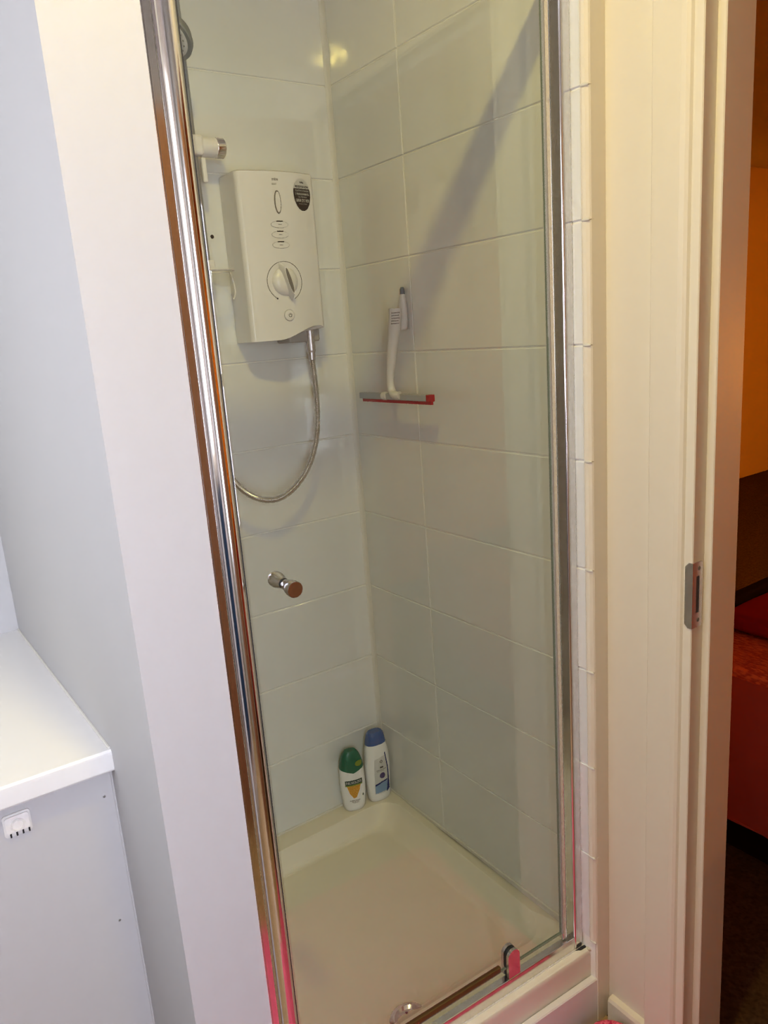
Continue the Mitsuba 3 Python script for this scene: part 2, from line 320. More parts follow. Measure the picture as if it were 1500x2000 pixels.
# ------------------------------------------------------------------ shower tray
tray = thing('shower_tray', 'cream acrylic shower tray with a chrome waste in its front corner', 'shower tray')
def ring(x0, x1, y0, y1, r, zb, zf, n=10):
    """rounded rectangle; its front edge (y0) follows the door line; height zb at the walls, zf at the front"""
    pts = []
    for (cx, cy, a0) in ((x1-r, y1-r, 0), (x0+r, y1-r, 90), (x0+r, y0+r, 180), (x1-r, y0+r, 270)):
        for k in range(n+1):
            a = math.radians(a0+90*k/n); pts.append((cx+r*math.cos(a), cy+r*math.sin(a)))
    pts = np.array(pts)
    w = np.clip((pts[:, 1]-y0)/(y1-y0), 0, 1)
    pts[:, 1] += (1-w)*(-pts[:, 0])*math.tan(TH)
    z = np.where(w > 0.16, zb, zf + (zb-zf)*np.clip(w/0.16, 0, 1))
    return np.c_[pts, z]
fy = -0.700-0.031
R = [ring(-0.69, 0.036, fy, 0.004, 0.004, -0.16, -0.16), ring(-0.69, 0.036, fy, 0.004, 0.004, -0.012, -0.040),
     ring(-0.6812, 0.0345, fy+0.0015, 0.003, 0.004, -0.0035, -0.0315), ring(-0.686, 0.032, fy+0.005, 0.001, 0.004, 0.0, -0.030),
     ring(-0.63, -0.0235, -0.640, -0.0565, 0.055, 0.0, -0.030), ring(-0.628, -0.0265, -0.638, -0.059, 0.055, -0.002, -0.0315), ring(-0.625, -0.0295, -0.635, -0.0615, 0.055, -0.006, -0.034),
     ring(-0.612, -0.062, -0.622, -0.078, 0.060, -0.042, -0.046), ring(-0.607, -0.073, -0.617, -0.083, 0.062, -0.050, -0.051), ring(-0.598, -0.086, -0.606, -0.094, 0.062, -0.0545, -0.0545),
     ring(-0.45, -0.28, -0.52, -0.35, 0.05, -0.060, -0.060)]
obj('basin', loft(R, cap0=True, cap1=True), 'tray_acrylic', tray, smooth=35)
DC = (-0.376, -0.606, -0.0535)
waste = lathe([(0, 0.0), (0.022, 0.0), (0.024, 0.0015), (0.030, 0.0048), (0.036, 0.0030), (0.040, 0.0), (0.040, -0.003)], 48); waste.apply_translation(DC)
wk = obj('waste', waste, 'chrome', tray, label='chrome waste with a slotted strainer', smooth=40)
for k in range(6):
    a = k*math.pi/3+0.3
    s = bx(0.006, 0.019, -0.0022, 0.0022, 0.0001, 0.0009); s.apply_transform(trimesh.transformations.rotation_matrix(a, (0, 0, 1))); s.apply_translation(DC)
    obj('slot', s, 'print_black', wk)
# white sealing upstand between tray and tiles, kept with the walls
obj('seal_strip', rbx(-0.684, 0.0, -0.0042, 0.002, -0.006, 0.0035, 0.002), 'silicone', wb)
obj('seal_strip', rbx(-0.0042, 0.002, -0.70, 0.0, -0.006, 0.0035, 0.002), 'silicone', wr)
# plinth under the front rim
pl = thing('tray_plinth', 'glossy white plinth panel under the front of the shower tray', 'panel')
pp = Polygon([(0.0325, -0.091), (0.0445, -0.091), (0.0465, -0.0935), (0.0465, ZF), (0.0325, ZF)])
obj('panel_board', toF(remap(prism(pp, -0.036, 0.685), lambda v: np.c_[v[:, 2], v[:, 0], v[:, 1]])), 'white_plastic', pl)
lump = []
for k in range(24):
    r0 = 0.0035+0.0035*rng.random(); t = trimesh.creation.icosphere(subdivisions=2, radius=r0)
    t.apply_transform(np.diag([1.3, 1.0, 0.75, 1])); a, b = rng.random(), rng.random()
    t.apply_translation(F(-0.006-0.026*a, 0.017+0.012*b, -0.030+0.003*a) if k < 16 else (F(-0.034-0.008*a, 0.034+0.010*b, -0.088) if k < 24 else F(-0.035-0.004*a, 0.046+0.002*b, -0.10-0.035*b)))
    lump.append(t)
kq = obj('sealant', cat_(lump), 'old_silicone', pl); labels[kq] = {'label': 'lumpy old sealant in the corner', 'kind': 'stuff'}

# ------------------------------------------------------------------ shower enclosure frame
HB = 1.757
fm = thing('shower_enclosure', 'chrome rails and posts that carry the glass shower door', 'shower enclosure')
arc = [(0.6540+0.0143*math.cos(a), 0.010+0.0165*math.sin(a)) for a in np.linspace(0, math.pi, 25)]
post = Polygon([(0.6397, -0.010)] + arc + [(0.6683, -0.010)])
def up(poly, z0, z1): return toF(prism(poly, z0, z1))
obj('post', up(post, -0.03, HB), 'chrome', fm, label='rounded chrome closing post', smooth=30)
obj('wall_channel', up(Polygon([(0.6684, -0.010), (0.6684, 0.0095), (0.6692, 0.0105), (0.6786, 0.0105), (0.6790, 0.0095), (0.6794, 0.0105), (0.6806, 0.0105), (0.6812, 0.0095), (0.6812, -0.010)]), -0.03, HB), 'chrome', fm, label='flat chrome wall channel')
q = [(0.0215-0.004+0.004*math.cos(a), 0.0125-0.004+0.004*math.sin(a)) for a in np.linspace(0, math.pi/2, 7)]
obj('wall_channel', up(Polygon([(0.0, -0.010), (0.0215, -0.010)] + q + [(0.004, 0.0125), (0.0, 0.0118)]), -0.055, HB), 'chrome', fm, label='chrome channel on the tiled wall', smooth=30)
obj('bottom_rail', toF(rbx(0.0215, 0.6397, -0.0035, 0.0118, -0.0305, 0.0, 0.0012)), 'chrome', fm, label='chrome bottom rail')
obj('top_rail', toF(rbx(0.0, 0.6812, -0.016, 0.018, HB, HB+0.045, 0.003)), 'chrome', fm, label='chrome top rail')
obj('sealant', toF(rbx(0.0215, 0.6397, 0.0110, 0.0140, -0.0325, -0.0285, 0.0012)), 'silicone', fm, label='bead of sealant under the rail')

obj('gap', toF(prism(Polygon([(0.022, 0.0140), (0.004, 0.0135), (-0.004, 0.0150), (-0.002, 0.0205), (0.012, 0.0200)]), -0.0312, -0.0286)), 'rubber_black', fm, label='dark open gap under the channel')

# ------------------------------------------------------------------ pivot door
dr_ = thing('shower_door', 'clear glass pivot shower door with a chrome knob', 'shower door')
def quad(s0, s1, z0, z1, t=0.0):
    return trimesh.Trimesh(np.array([F(s0, t, z0), F(s1, t, z0), F(s1, t, z1), F(s0, t, z1)]), [[0, 1, 2], [0, 2, 3]], process=False)
obj('glass', quad(0.049, 0.6357, 0.020, HB-0.012), 'glass_pane', dr_)
obj('glass_edge', toF(bx(0.049, 0.6357, -0.003, 0.003, 0.0185, 0.020)), 'glass_edge', dr_)
obj('glass_edge', toF(bx(0.0478, 0.049, -0.003, 0.003, 0.0185, HB-0.012)), 'glass_edge', dr_)
obj('edge_seal', toF(bx(0.6357, 0.6394, -0.006, 0.0065, 0.004, HB-0.012)), 'rubber_black', dr_, label='black closing seal')
obj('edge_strip', toF(rbx(0.6318, 0.6357, 0.0005, 0.0045, 0.004, HB-0.012, 0.001)), 'clear_plastic', dr_)
obj('hinge_stile', toF(rbx(0.0365, 0.0475, -0.006, 0.0045, 0.003, HB-0.012, 0.002)), 'chrome', dr_, label='narrow chrome stile')
obj('hinge_seal', toF(bx(0.0455, 0.049, -0.0045, 0.0045, 0.018, HB-0.012)), 'mid_plastic', dr_)
obj('drip_strip', toF(rbx(0.212, 0.6357, -0.0055, 0.0040, 0.0205, 0.0315, 0.002)), 'amber_strip', dr_, label='brownish bottom drip strip')
kn = lathe([(0, 0.0), (0.0080, 0.0), (0.0084, 0.004), (0.0092, 0.010), (0.0112, 0.017), (0.0120, 0.022), (0.0120, 0.0300), (0.0114, 0.0312), (0, 0.0312)], 48)
K = F(0.5755, 0, 0.9040)
kk = obj('knob', align(kn, NN, K+NN*0.0035), 'chrome', dr_, label='chrome bobbin knob', smooth=35)
obj('inner_half', align(kn, -NN, K-NN*0.0035), 'chrome', kk, smooth=35)
obj('washer', align(lathe([(0, -0.0034), (0.0078, -0.0034), (0.0078, 0.0034), (0, 0.0034)], 32), NN, K), 'rubber_black', kk)
hs = 0.1845
dsh = unary_union([sbox(hs-0.0145, 0.001, hs+0.0145, 0.046), Point(hs, 0.046).buffer(0.0145, quad_segs=12)])
def fz(m): return toF(remap(m, lambda v: np.c_[v[:, 0], v[:, 2], v[:, 1]]))
hk = obj('pivot_clamp', fz(prism(dsh, 0.0042, 0.0105)), 'chrome', dr_, label='chrome pivot clamp', smooth=30)
obj('inner_plate', fz(prism(dsh, -0.0115, -0.0045)), 'chrome_soft', hk, smooth=30)
obj('gasket', fz(prism(dsh.buffer(-0.0008), -0.0045, 0.0042)), 'rubber_black', hk)

# ------------------------------------------------------------------ electric shower unit
XC = -0.2060
hw, Z0, Z1 = 0.0930, 1.245, 1.592
def hfront(a, b=0): return 0.080+0.016*(1-(np.clip(np.asarray(a)/hw, -1, 1))**2)
def hbottom(a): 
    t = np.clip((np.asarray(a)+0.035)/0.105, 0, 1); return Z0 + 0.027*t*t*(3-2*t) - 0.006*np.clip((np.asarray(a)-0.074)/0.015, 0, 1)**2
prof = [(-hw, 0.002)]
for a in np.linspace(0, math.pi/2, 8): prof.append((-hw+0.012-0.012*math.cos(a), hfront(-hw+0.012)-0.012+0.012*math.sin(a)))
for x in np.linspace(-hw+0.016, hw-0.016, 30): prof.append((x, hfront(x)))
for a in np.linspace(math.pi/2, 0, 8): prof.append((hw-0.012+0.012*math.cos(a), hfront(hw-0.012)-0.012+0.012*math.sin(a)))
prof.append((hw, 0.002)); prof = np.array(prof)
def hring(z, sc=1.0):
    a, c = prof[:, 0]*sc, 0.002+(prof[:, 1]-0.002)*sc
    return np.c_[a+XC, hbottom(prof[:, 0]) if z is None else np.full(len(a), z), c]
eu = thing('electric_shower', 'white electric shower unit with a round dial on the back tiles', 'electric shower')
obj('cover', toB(loft([hring(None, 0.97), hring(None), hring(Z1-0.005), hring(Z1-0.0015, 0.994), hring(Z1, 0.975)], True, True)), 'white_plastic', eu, smooth=35)
HF = lambda x, z: hfront(np.asarray(x)-XC)
def on_heater(m, x, z, mat, name, label=None, off=0.0002, parent=None):
    return obj(name, toB(drape(m, x, z, HF, off)), mat, parent or eu, label=label)
obj('inlet_block', toB(rbx(XC+0.005, XC+0.085, 1.237, 1.272, 0.004, 0.066, 0.004)), 'mid_plastic', eu, label='grey underside block')
obj('outlet_nut', toB(remap(lathe([(0, -0.03), (0.0095, -0.03), (0.0105, -0.026), (0.0105, 0.02), (0, 0.02)], 24), lambda v: np.c_[v[:, 0]-0.1455, v[:, 2]+1.243, v[:, 1]+0.062])), 'chrome_soft', eu)
# positions on the cover (x, z)
POS = dict(logo=(-0.216, 1.575), lens=(-0.2135, 1.5295), b0=(-0.2140, 1.4845), b1=(-0.2145, 1.4640), b2=(-0.2150, 1.4430), dial=(-0.2135, 1.3680), power=(-0.2115, 1.2965), sticker=(-0.1490, 1.5500))
x, z = POS['logo']
on_heater(text('mira', 0.0052, width=0.014, bold=True), x+0.001, z, 'print_grey', 'maker_mark')
on_heater(text('sport', 0.0045, width=0.0105), x-0.002, z-0.009, 'mid_plastic', 'maker_mark')
x, z = POS['lens']
lk = on_heater(prism(ellipse(0, 0, 0.0078, 0.0235), 0, 0.0012), x, z, 'print_grey', 'indicator')
on_heater(prism(ellipse(0, 0, 0.0058, 0.0205), 0, 0.0020), x, z, 'white_plastic', 'window', off=0.0004, parent=lk)
for n_ in ('b0', 'b1', 'b2'):
    x, z = POS[n_]
    bk = on_heater(prism(ellipse(0, 0, 0.0205, 0.0074, 40).difference(ellipse(0, 0, 0.0197, 0.0066, 40)), 0, 0.0005), x, z, 'mid_plastic', 'button')
    on_heater(prism(ellipse(0, 0, 0.0196, 0.0065, 40), 0, 0.0012), x, z, 'white_plastic', 'key', off=0.0, parent=bk)
    on_heater(prism(sbox(-0.0072, -0.0011, 0.0072, 0.0011), 0, 0.0012), x, z+0.0066, 'print_black', 'status_bar', off=0.0004, parent=bk)
    on_heater(prism(sbox(-0.004, -0.0006, 0.004, 0.0006), 0, 0.0004), x, z, 'print_grey', 'lettering', off=0.0013, parent=bk)
x, z = POS['dial']
dk = thing  # noqa
a0, a1 = math.radians(-122), math.radians(302-360+0)
arcp = [(0.0415*math.cos(t), 0.0415*math.sin(t)) for t in np.linspace(math.radians(-62), math.radians(238), 60)]
on_heater(prism(LineString(arcp).buffer(0.0006), 0, 0.0004), x, z, 'print_grey', 'temperature_ring')
on_heater(prism(Point(0.0415*math.cos(math.radians(238)), 0.0415*math.sin(math.radians(238))).buffer(0.0016), 0, 0.0005), x, z, 'print_black', 'cold_mark')
hc = float(hfront(x-XC))
dial = lathe([(0, 0.0125), (0.010, 0.0120), (0.020, 0.0095), (0.027, 0.0050), (0.0300, 0.0015), (0.0305, -0.003)], 64)
dial = remap(dial, lambda v: np.c_[v[:, 0]+x, v[:, 1]+z, v[:, 2]+hc-0.0005])
dkey = obj('dial', toB(dial), 'white_plastic', eu, smooth=40)
fin = Polygon([(0.0052*math.sin(math.pi*k/24)*(1 if k <= 24 else -1) if k <= 24 else -0.0052*math.sin(math.pi*(48-k)/24), 0.031*math.cos(math.pi*k/24)) for k in range(48)]).buffer(0)
fin = affinity.rotate(fin, 17, origin=(0, 0))
fm_ = loft([np.c_[np.array(fin.exterior.coords)[:-1]*s, np.full(len(fin.exterior.coords)-1, h)] for s, h in ((1.35, 0.004), (1.1, 0.014), (1.0, 0.022))], False, True)
if fm_.volume < 0: fm_.invert()
fkey = obj('grip', toB(remap(fm_, lambda v: np.c_[v[:, 0]+x, v[:, 1]+z, v[:, 2]+hc])), 'white_plastic', dkey, smooth=25)
fin2 = affinity.scale(fin, 0.78, 0.86)
obj('grip_inlay', toB(remap(prism(fin2, 0.0218, 0.0224), lambda v: np.c_[v[:, 0]+x, v[:, 1]+z, v[:, 2]+hc])), 'print_grey', dkey)
x, z = POS['power']; hc2 = float(hfront(x-XC))
pb = remap(lathe([(0, 0.0032), (0.0095, 0.0032), (0.0112, 0.0024), (0.0118, 0.0), (0.0122, -0.002)], 40), lambda v: np.c_[v[:, 0]+x, v[:, 1]+z, v[:, 2]+hc2])
pk = obj('power_button', toB(pb), 'white_plastic', eu, smooth=40)
on_heater(prism(Point(0, 0).buffer(0.0126, 24).difference(Point(0, 0).buffer(0.0119, 24)), 0, 0.0004), x, z, 'mid_plastic', 'rim', parent=pk)
sym = unary_union([Point(0, 0).buffer(0.0040).difference(Point(0, 0).buffer(0.0029)).difference(sbox(-0.0016, 0.001, 0.0016, 0.006)), sbox(-0.0006, 0.0006, 0.0006, 0.0048)])
obj('symbol', toB(remap(prism(sym, 0.0032, 0.0036), lambda v: np.c_[v[:, 0]+x+0.0008, v[:, 1]+z, v[:, 2]+hc2])), 'print_black', pk)
x, z = POS['sticker']
st = unary_union([Polygon([(0.0235*math.cos(t), (0.030 if math.sin(t) > 0 else 0.036)*math.sin(t)) for t in np.linspace(0, 2*math.pi, 60)])])
sk_ = on_heater(prism(st, 0, 0.0003), x, z, 'print_white', 'sticker', label='round black and white registration sticker')
on_heater(prism(st.buffer(-0.0004).intersection(sbox(-0.05, -0.06, 0.05, 0.0095)), 0, 0.0003), x, z, 'print_black', 'dark_field', off=0.0005, parent=sk_)
for t, h, wd, dz, mt in (('mira', 0.0036, 0.0085, 0.0222, 'print_black'), ('REGISTER NOW', 0.0042, 0.0315, 0.0135, 'print_black'), ('TO ACTIVATE YOUR FREE', 0.0034, 0.033, 0.0050, 'print_white'), ('2 YEAR GUARANTEE', 0.0040, 0.033, -0.0015, 'print_white'),
                         ('CALL FREEPHONE', 0.0024, 0.021, -0.0075, 'print_white'), ('0800 297 800', 0.0056, 0.0320, -0.0145, 'print_white'), ('OR VISIT ONLINE', 0.0020, 0.020, -0.0215, 'mid_plastic')):
    on_heater(text(t, h, 0.0002, wd*1.15, bold=h > 0.0035), x+0.0005, z+dz, mt, 'lettering', off=0.0009, parent=sk_)

# chrome hose
hp, hl = spline([(-0.1455, -0.062, 1.222), (-0.1440, -0.062, 1.17), (-0.1440, -0.064, 1.105), (-0.1560, -0.068, 1.02), (-0.1830, -0.070, 0.958), (-0.2250, -0.072, 0.914), (-0.2750, -0.074, 0.893), (-0.3250, -0.075, 0.903), (-0.3700, -0.078, 0.94), (-0.4150, -0.085, 1.03), (-0.4450, -0.095, 1.2), (-0.4500, -0.11, 1.45), (-0.440, -0.125, 1.60), (-0.432, -0.125, 1.635)], 1500)
kx = np.arange(1500) % 4
hr = 0.0058+np.array([0.0, 0.0012, 0.0012, 0.0])[kx]
hs_ = thing('shower_hose', 'ribbed chrome shower hose hanging in a loop from the shower unit', 'hose')
obj('hose', toF(tube([(0, 0, 0), (0, 0, 0.001)], 0.001)) if False else tube(hp, hr, 12), 'chrome', hs_, smooth=True)
obj('end_collar', tube([(-0.1455, -0.062, 1.238), (-0.1455, -0.062, 1.230), (-0.1452, -0.062, 1.212), (-0.1450, -0.062, 1.196)], [0.0098, 0.0098, 0.0085, 0.0078], 20), 'chrome_soft', hs_, smooth=30)

# riser rail with slider, shower head and clear dish
rl = thing('riser_rail', 'slim grey riser rail with a white slider beside the shower unit', 'shower rail')
RX, RY = -0.3740, -0.055
obj('rail', tube([(RX, RY, 1.395), (RX, RY, 1.7), (RX, RY, 2.05)], 0.0098, 24), 'satin_grey', rl, smooth=30)
for z in (1.406, 2.03):
    obj('bracket', cat_([rbx(RX-0.013, RX+0.017, RY-0.012, -0.001, z-0.011, z+0.011, 0.004)]), 'white_plastic', rl)
sld = obj('slider', rbx(RX-0.018, RX+0.0195, RY-0.020, RY+0.016, 1.618, 1.656, 0.006), 'white_plastic', rl, label='white slider clamp')
obj('slider_knob', align(lathe([(0, 0), (0.0185, 0), (0.0195, 0.003), (0.0195, 0.032), (0.0190, 0.033), (0, 0.033)], 40), (1, 0, 0), (RX+0.0170, RY, 1.637)), 'white_plastic', sld, smooth=35)
obj('knob_ring', align(lathe([(0, 0), (0.0188, 0), (0.0196, 0.0015), (0.0196, 0.0165), (0.0180, 0.018), (0, 0.018)], 40), (1, 0, 0), (RX+0.0500, RY, 1.637)), 'chrome', sld, label='chrome end of the slider knob', smooth=35)
obj('slider_tongue', rbx(RX+0.012, RX+0.022, RY-0.014, RY-0.004, 1.567, 1.615, 0.003), 'white_plastic', sld)
sh = thing('hand_shower', 'grey hand shower held by the slider, half hidden by the chrome post', 'hand shower')
HC = np.array([-0.423, -0.128, 1.803]); HD = np.array([-0.62, -0.28, -0.73]); HD /= np.linalg.norm(HD)
obj('head_shell', align(lathe([(0, -0.034), (0.018, -0.031), (0.034, -0.022), (0.043, -0.008), (0.0445, 0.0), (0.043, 0.002), (0, 0.002)], 48), HD, HC), 'head_grey', sh, smooth=35)
fk = obj('spray_face', align(lathe([(0, 0.0045), (0.030, 0.004), (0.038, 0.0015), (0.039, 0.0)], 48), HD, HC), 'white_plastic_soft', sh, smooth=35)
uu = np.cross(HD, [0, 0, 1.0]); uu /= np.linalg.norm(uu); vv = np.cross(HD, uu)
noz = []
for rr, nn in ((0.010, 6), (0.020, 12), (0.030, 18)):
    for k in range(nn):
        a = k*2*math.pi/nn; s = trimesh.creation.icosphere(subdivisions=1, radius=0.0016); s.apply_translation(HC+HD*0.0042+uu*rr*math.cos(a)+vv*rr*math.sin(a)); noz.append(s)
nk = obj('nozzles', cat_(noz), 'print_grey', fk); labels[nk] = {'kind': 'stuff'}
obj('handle', tube(spline([HC-HD*0.026, HC-HD*0.03+np.array([-0.004, 0.012, -0.05]), (-0.434, -0.118, 1.70), (-0.432, -0.125, 1.636)], 20)[0], np.linspace(0.015, 0.0105, 20), 18), 'mid_plastic', sh, smooth=40)
so = thing('soap_dish', 'clear plastic soap dish clipped to the foot of the riser rail', 'soap dish')
dish = [np.c_[-0.368+np.array([math.cos(a)*rx for a in np.linspace(0, 2*math.pi, 41)[:-1]]), -0.062+np.array([math.sin(a)*ry for a in np.linspace(0, 2*math.pi, 41)[:-1]]), np.full(40, z)] for rx, ry, z in ((0.034, 0.030, 1.362), (0.040, 0.036, 1.366), (0.045, 0.041, 1.392), (0.048, 0.044, 1.394))]
obj('dish', loft(dish, True, False), 'clear_plastic', so, smooth=40)
obj('rim', tube(np.array([(-0.368+0.048*math.cos(a), -0.062+0.044*math.sin(a), 1.3945) for a in np.linspace(0, 2*math.pi, 49)]), 0.0014, 8, False), 'white_plastic_soft', so, smooth=True)
obj('hook', tube(spline([(-0.3235, -0.06, 1.392), (-0.3215, -0.064, 1.375), (-0.320, -0.066, 1.350), (-0.326, -0.066, 1.336)], 16)[0], 0.0022, 8), 'white_plastic_soft', so, smooth=True)
obj('screw', align(lathe([(0, 0.002), (0.003, 0.0016), (0.0042, 0.0)], 20), (0, -1, 0), (-0.3285, 0.0, 1.472)), 'print_black', wb)

# ------------------------------------------------------------------ squeegee on the right wall
hd = thing('squeegee_hook', 'white hook with a blue grey tip stuck on the right tiles', 'hook')
body = [np.c_[0.240+w*np.cos(np.linspace(0, 2*math.pi, 25)[:-1]), np.full(24, z), c+d*np.sin(np.linspace(0, 2*math.pi, 25)[:-1])] for z, w, c, d in ((1.247, 0.007, 0.012, 0.009), (1.252, 0.0125, 0.014, 0.0125), (1.27, 0.014, 0.012, 0.011), (1.295, 0.012, 0.0095, 0.0088), (1.315, 0.008, 0.008, 0.007), (1.323, 0.006, 0.0075, 0.006))]
bm = loft(body); bm = bm if bm.volume > 0 else (bm.invert() or bm)
obj('hook_body', toR(bm), 'white_plastic_soft', hd, smooth=40)
tip = [np.c_[0.240+w*np.cos(np.linspace(0, 2*math.pi, 17)[:-1]), np.full(16, z), 0.0075+d*np.sin(np.linspace(0, 2*math.pi, 17)[:-1])] for z, w, d in ((1.322, 0.0058, 0.0055), (1.334, 0.0052, 0.005), (1.338, 0.003, 0.003))]
tm = loft(tip); tm = tm if tm.volume > 0 else (tm.invert() or tm)
obj('tip', toR(tm), 'tip_blue', hd, label='blue grey tip', smooth=40)
sq = thing('squeegee', 'white handled squeegee with a red rubber blade hanging on the right tiles', 'squeegee')
P, _ = spline([(0.262, 1.293, 0.046), (0.259, 1.262, 0.047), (0.249, 1.215, 0.050), (0.239, 1.165, 0.052), (0.2345, 1.135, 0.052), (0.2395, 1.118, 0.053), (0.250, 1.1115, 0.056), (0.272, 1.110, 0.056)], 40)
rr_ = np.interp(np.linspace(0, 1, 40), [0, 0.15, 0.45, 0.7, 0.8, 0.9, 1], [0.0140, 0.0136, 0.0108, 0.0082, 0.0084, 0.0088, 0.0088])
hm = remap(tube(P, rr_, 20), lambda v: v)
hk2 = obj('handle', toR(hm), 'white_plastic_soft', sq, smooth=40)
BA0, BA1, BZ = 0.112, 0.376, 1.1045
obj('blade_holder', toR(rbx(BA0, BA1-0.012, BZ-0.0055, BZ+0.0085, 0.043, 0.057, 0.002)), 'squeegee_grey', sq, label='grey blade holder')
obj('rubber_blade', toR(rbx(BA0+0.008, BA1, BZ-0.0125, BZ-0.005, 0.047, 0.053, 0.001)), 'rubber_red', sq, label='red rubber blade')
obj('end_cap', toR(rbx(BA1-0.0125, BA1, BZ-0.0065, BZ+0.0085, 0.042, 0.058, 0.002)), 'rubber_red', sq, label='red end cap')
obj('clamp', toR(align(lathe([(0, -0.011), (0.0085, -0.011), (0.0095, -0.006), (0.0095, 0.007), (0, 0.007)], 24), (1, 0, 0), (0.212, BZ+0.002, 0.050))), 'white_plastic_soft', sq, smooth=35)
lb = []
Pn, Pt = np.array([0.8, 0.0, 0.6]), np.array([-0.6, 0.0, 0.8])
for k, z0 in enumerate((1.284, 1.2785, 1.273, 1.2675, 1.262)):
    n0 = int(np.argmin(np.abs(P[:, 1]-z0))); t0 = (P[min(n0+1, 39)]-P[max(n0-1, 0)]); t0 /= np.linalg.norm(t0)
    cc = P[n0]+t0*(z0-P[n0][1])/t0[1]
    for q_ in np.linspace(-0.7, 0.55, 9)[(k % 2):]:
        d = Pn*math.cos(q_)+Pt*math.sin(q_)
        lb.append(bx(-0.0007, 0.0007, -0.0009, 0.0009, -0.0007, 0.0007).apply_translation(cc+d*rr_[n0]))
lk2 = obj('printed_lines', toR(cat_(lb)), 'print_grey', hk2)

# ------------------------------------------------------------------ bottles in the corner
def bottle(key, prof_, cx, cy, rot, p=2.5, n=48, mat='bottle_white'):
    zs = np.array([q[0] for q in prof_]); ws = np.array([q[1] for q in prof_]); ds = np.array([q[2] for q in prof_])
    from scipy.interpolate import PchipInterpolator
    W, D = PchipInterpolator(zs, ws), PchipInterpolator(zs, ds)
    def xs(z, a): return np.c_[W(z)*np.sign(np.cos(a))*np.abs(np.cos(a))**(2/p), np.full(len(a), z), D(z)*np.sign(np.sin(a))*np.abs(np.sin(a))**(2/p)]
    a = np.linspace(0, 2*math.pi, n+1)[:-1]
    def seg(z0, z1, k=16):
        m = loft([xs(z, a) for z in np.linspace(z0, z1, k)]); return m if m.volume > 0 else (m.invert() or m)
    def front(x, z):
        w, d = W(z), D(z); return d*np.clip(1-np.abs(x/w)**p, 0.0, 1)**(1/p)
    c, s = math.cos(rot), math.sin(rot)
    def place(m): return remap(m, lambda v: np.c_[cx+c*v[:, 0]+s*v[:, 2], cy+s*v[:, 0]-c*v[:, 2], v[:, 1]])
    return seg, front, place, W, D
gel = thing('shower_gel_bottle', 'white shower gel bottle with a green cap and a honey label on the tray ledge', 'bottle')
seg, fr_, plc, W_, D_ = bottle(gel, [(0.001, 0.022, 0.015), (0.004, 0.0265, 0.018), (0.03, 0.0315, 0.0205), (0.08, 0.0345, 0.021), (0.115, 0.0335, 0.0205), (0.135, 0.031, 0.019), (0.155, 0.026, 0.016), (0.170, 0.018, 0.0115), (0.174, 0.014, 0.009)], -0.124, -0.0325, math.radians(-16))
obj('bottle_body', plc(seg(0.001, 0.1300, 24)), 'bottle_white', gel, smooth=40)
cap = seg(0.1265, 0.174, 16); v = np.asarray(cap.vertices)
low = np.clip((0.150-v[:, 1])/0.0235, 0, 1); v = v.copy(); v[:, 1] -= low*np.where(v[:, 2] > 0, 0.012*np.clip(1-np.abs(v[:, 0])/0.032, 0, 1), 0)
v[:, 0] *= 1.025; v[:, 2] = v[:, 2]*1.03+0.0006*np.sign(v[:, 2])
ck = obj('cap', plc(trimesh.Trimesh(v, cap.faces, process=False)), 'cap_green', gel, label='green flip cap', smooth=25)
def decal(poly_, z, x=0.0, off=0.0003, mat='print_black', name='label_print', parent=None, txt=None):
    return obj(name, plc(drape(prism(poly_, 0, 0.0002) if txt is None else txt, x, z, fr_, off, 0.004)), mat, parent)
decal(ellipse(0, 0, 0.0105, 0.0075), 0.1405, 0.0165, 0.0020, 'label_lime', 'cap_badge', ck)
lbk = decal(sbox(-0.0235, -0.0065, 0.0235, 0.0065), 0.0890, -0.001, 0.0003, 'label_green', 'label_band', gel)
decal(None, 0.0890, -0.001, 0.0006, 'print_white', 'lettering', lbk, txt=text('PALMOLIVE', 0.0068, 0.0002, 0.043, bold=True))
decal(sbox(-0.0235, -0.0016, 0.0235, 0.0016), 0.0808, -0.001, 0.0003, 'label_lime', 'label_stripe', gel)
decal(Polygon([(-0.020, 0.019), (0.018, 0.019), (0.014, 0.004), (0.004, -0.017), (-0.004, -0.018), (-0.014, -0.002)]), 0.060, -0.001, 0.0003, 'label_honey', 'honeycomb_print', gel)
decal(unary_union([sbox(-0.015, -0.0007, 0.013, 0.0007), sbox(-0.011, -0.0045, 0.011, -0.0033), sbox(-0.008, -0.0078, 0.010, -0.0068)]), 0.035, -0.001, 0.0003, 'print_grey', 'small_print', gel)
decal(Polygon([(0, 0.004), (0.003, 0), (0.001, -0.004), (-0.002, -0.001)]), 0.046, 0.022, 0.0003, 'label_green', 'leaf_print', gel)
shp = thing('shampoo_bottle', 'taller white shampoo bottle with a blue cap in the tray corner', 'bottle')
seg, fr_, plc, W_, D_ = bottle(shp, [(0.001, 0.027, 0.015), (0.005, 0.0315, 0.019), (0.04, 0.0345, 0.0215), (0.10, 0.0365, 0.0225), (0.14, 0.0350, 0.022), (0.168, 0.0295, 0.0195), (0.185, 0.0265, 0.0180), (0.198, 0.0235, 0.0155), (0.204, 0.0185, 0.012)], -0.0470, -0.0400, math.radians(-5), p=2.3)
obj('bottle_body', plc(seg(0.001, 0.172, 26)), 'bottle_white', shp, smooth=40)
cap = seg(0.170, 0.204, 12); v = np.asarray(cap.vertices).copy(); v[:, 0] *= 1.02; v[:, 2] *= 1.03
obj('cap', plc(trimesh.Trimesh(v, cap.faces, process=False)), 'cap_blue', shp, label='blue flip cap', smooth=25)
decal(Polygon([(-0.021, -0.060), (0.022, -0.060), (0.020, 0.052), (-0.017, 0.044), (-0.019, 0.02)]), 0.086, 0.0, 0.0002, 'print_white', 'label_field', shp)
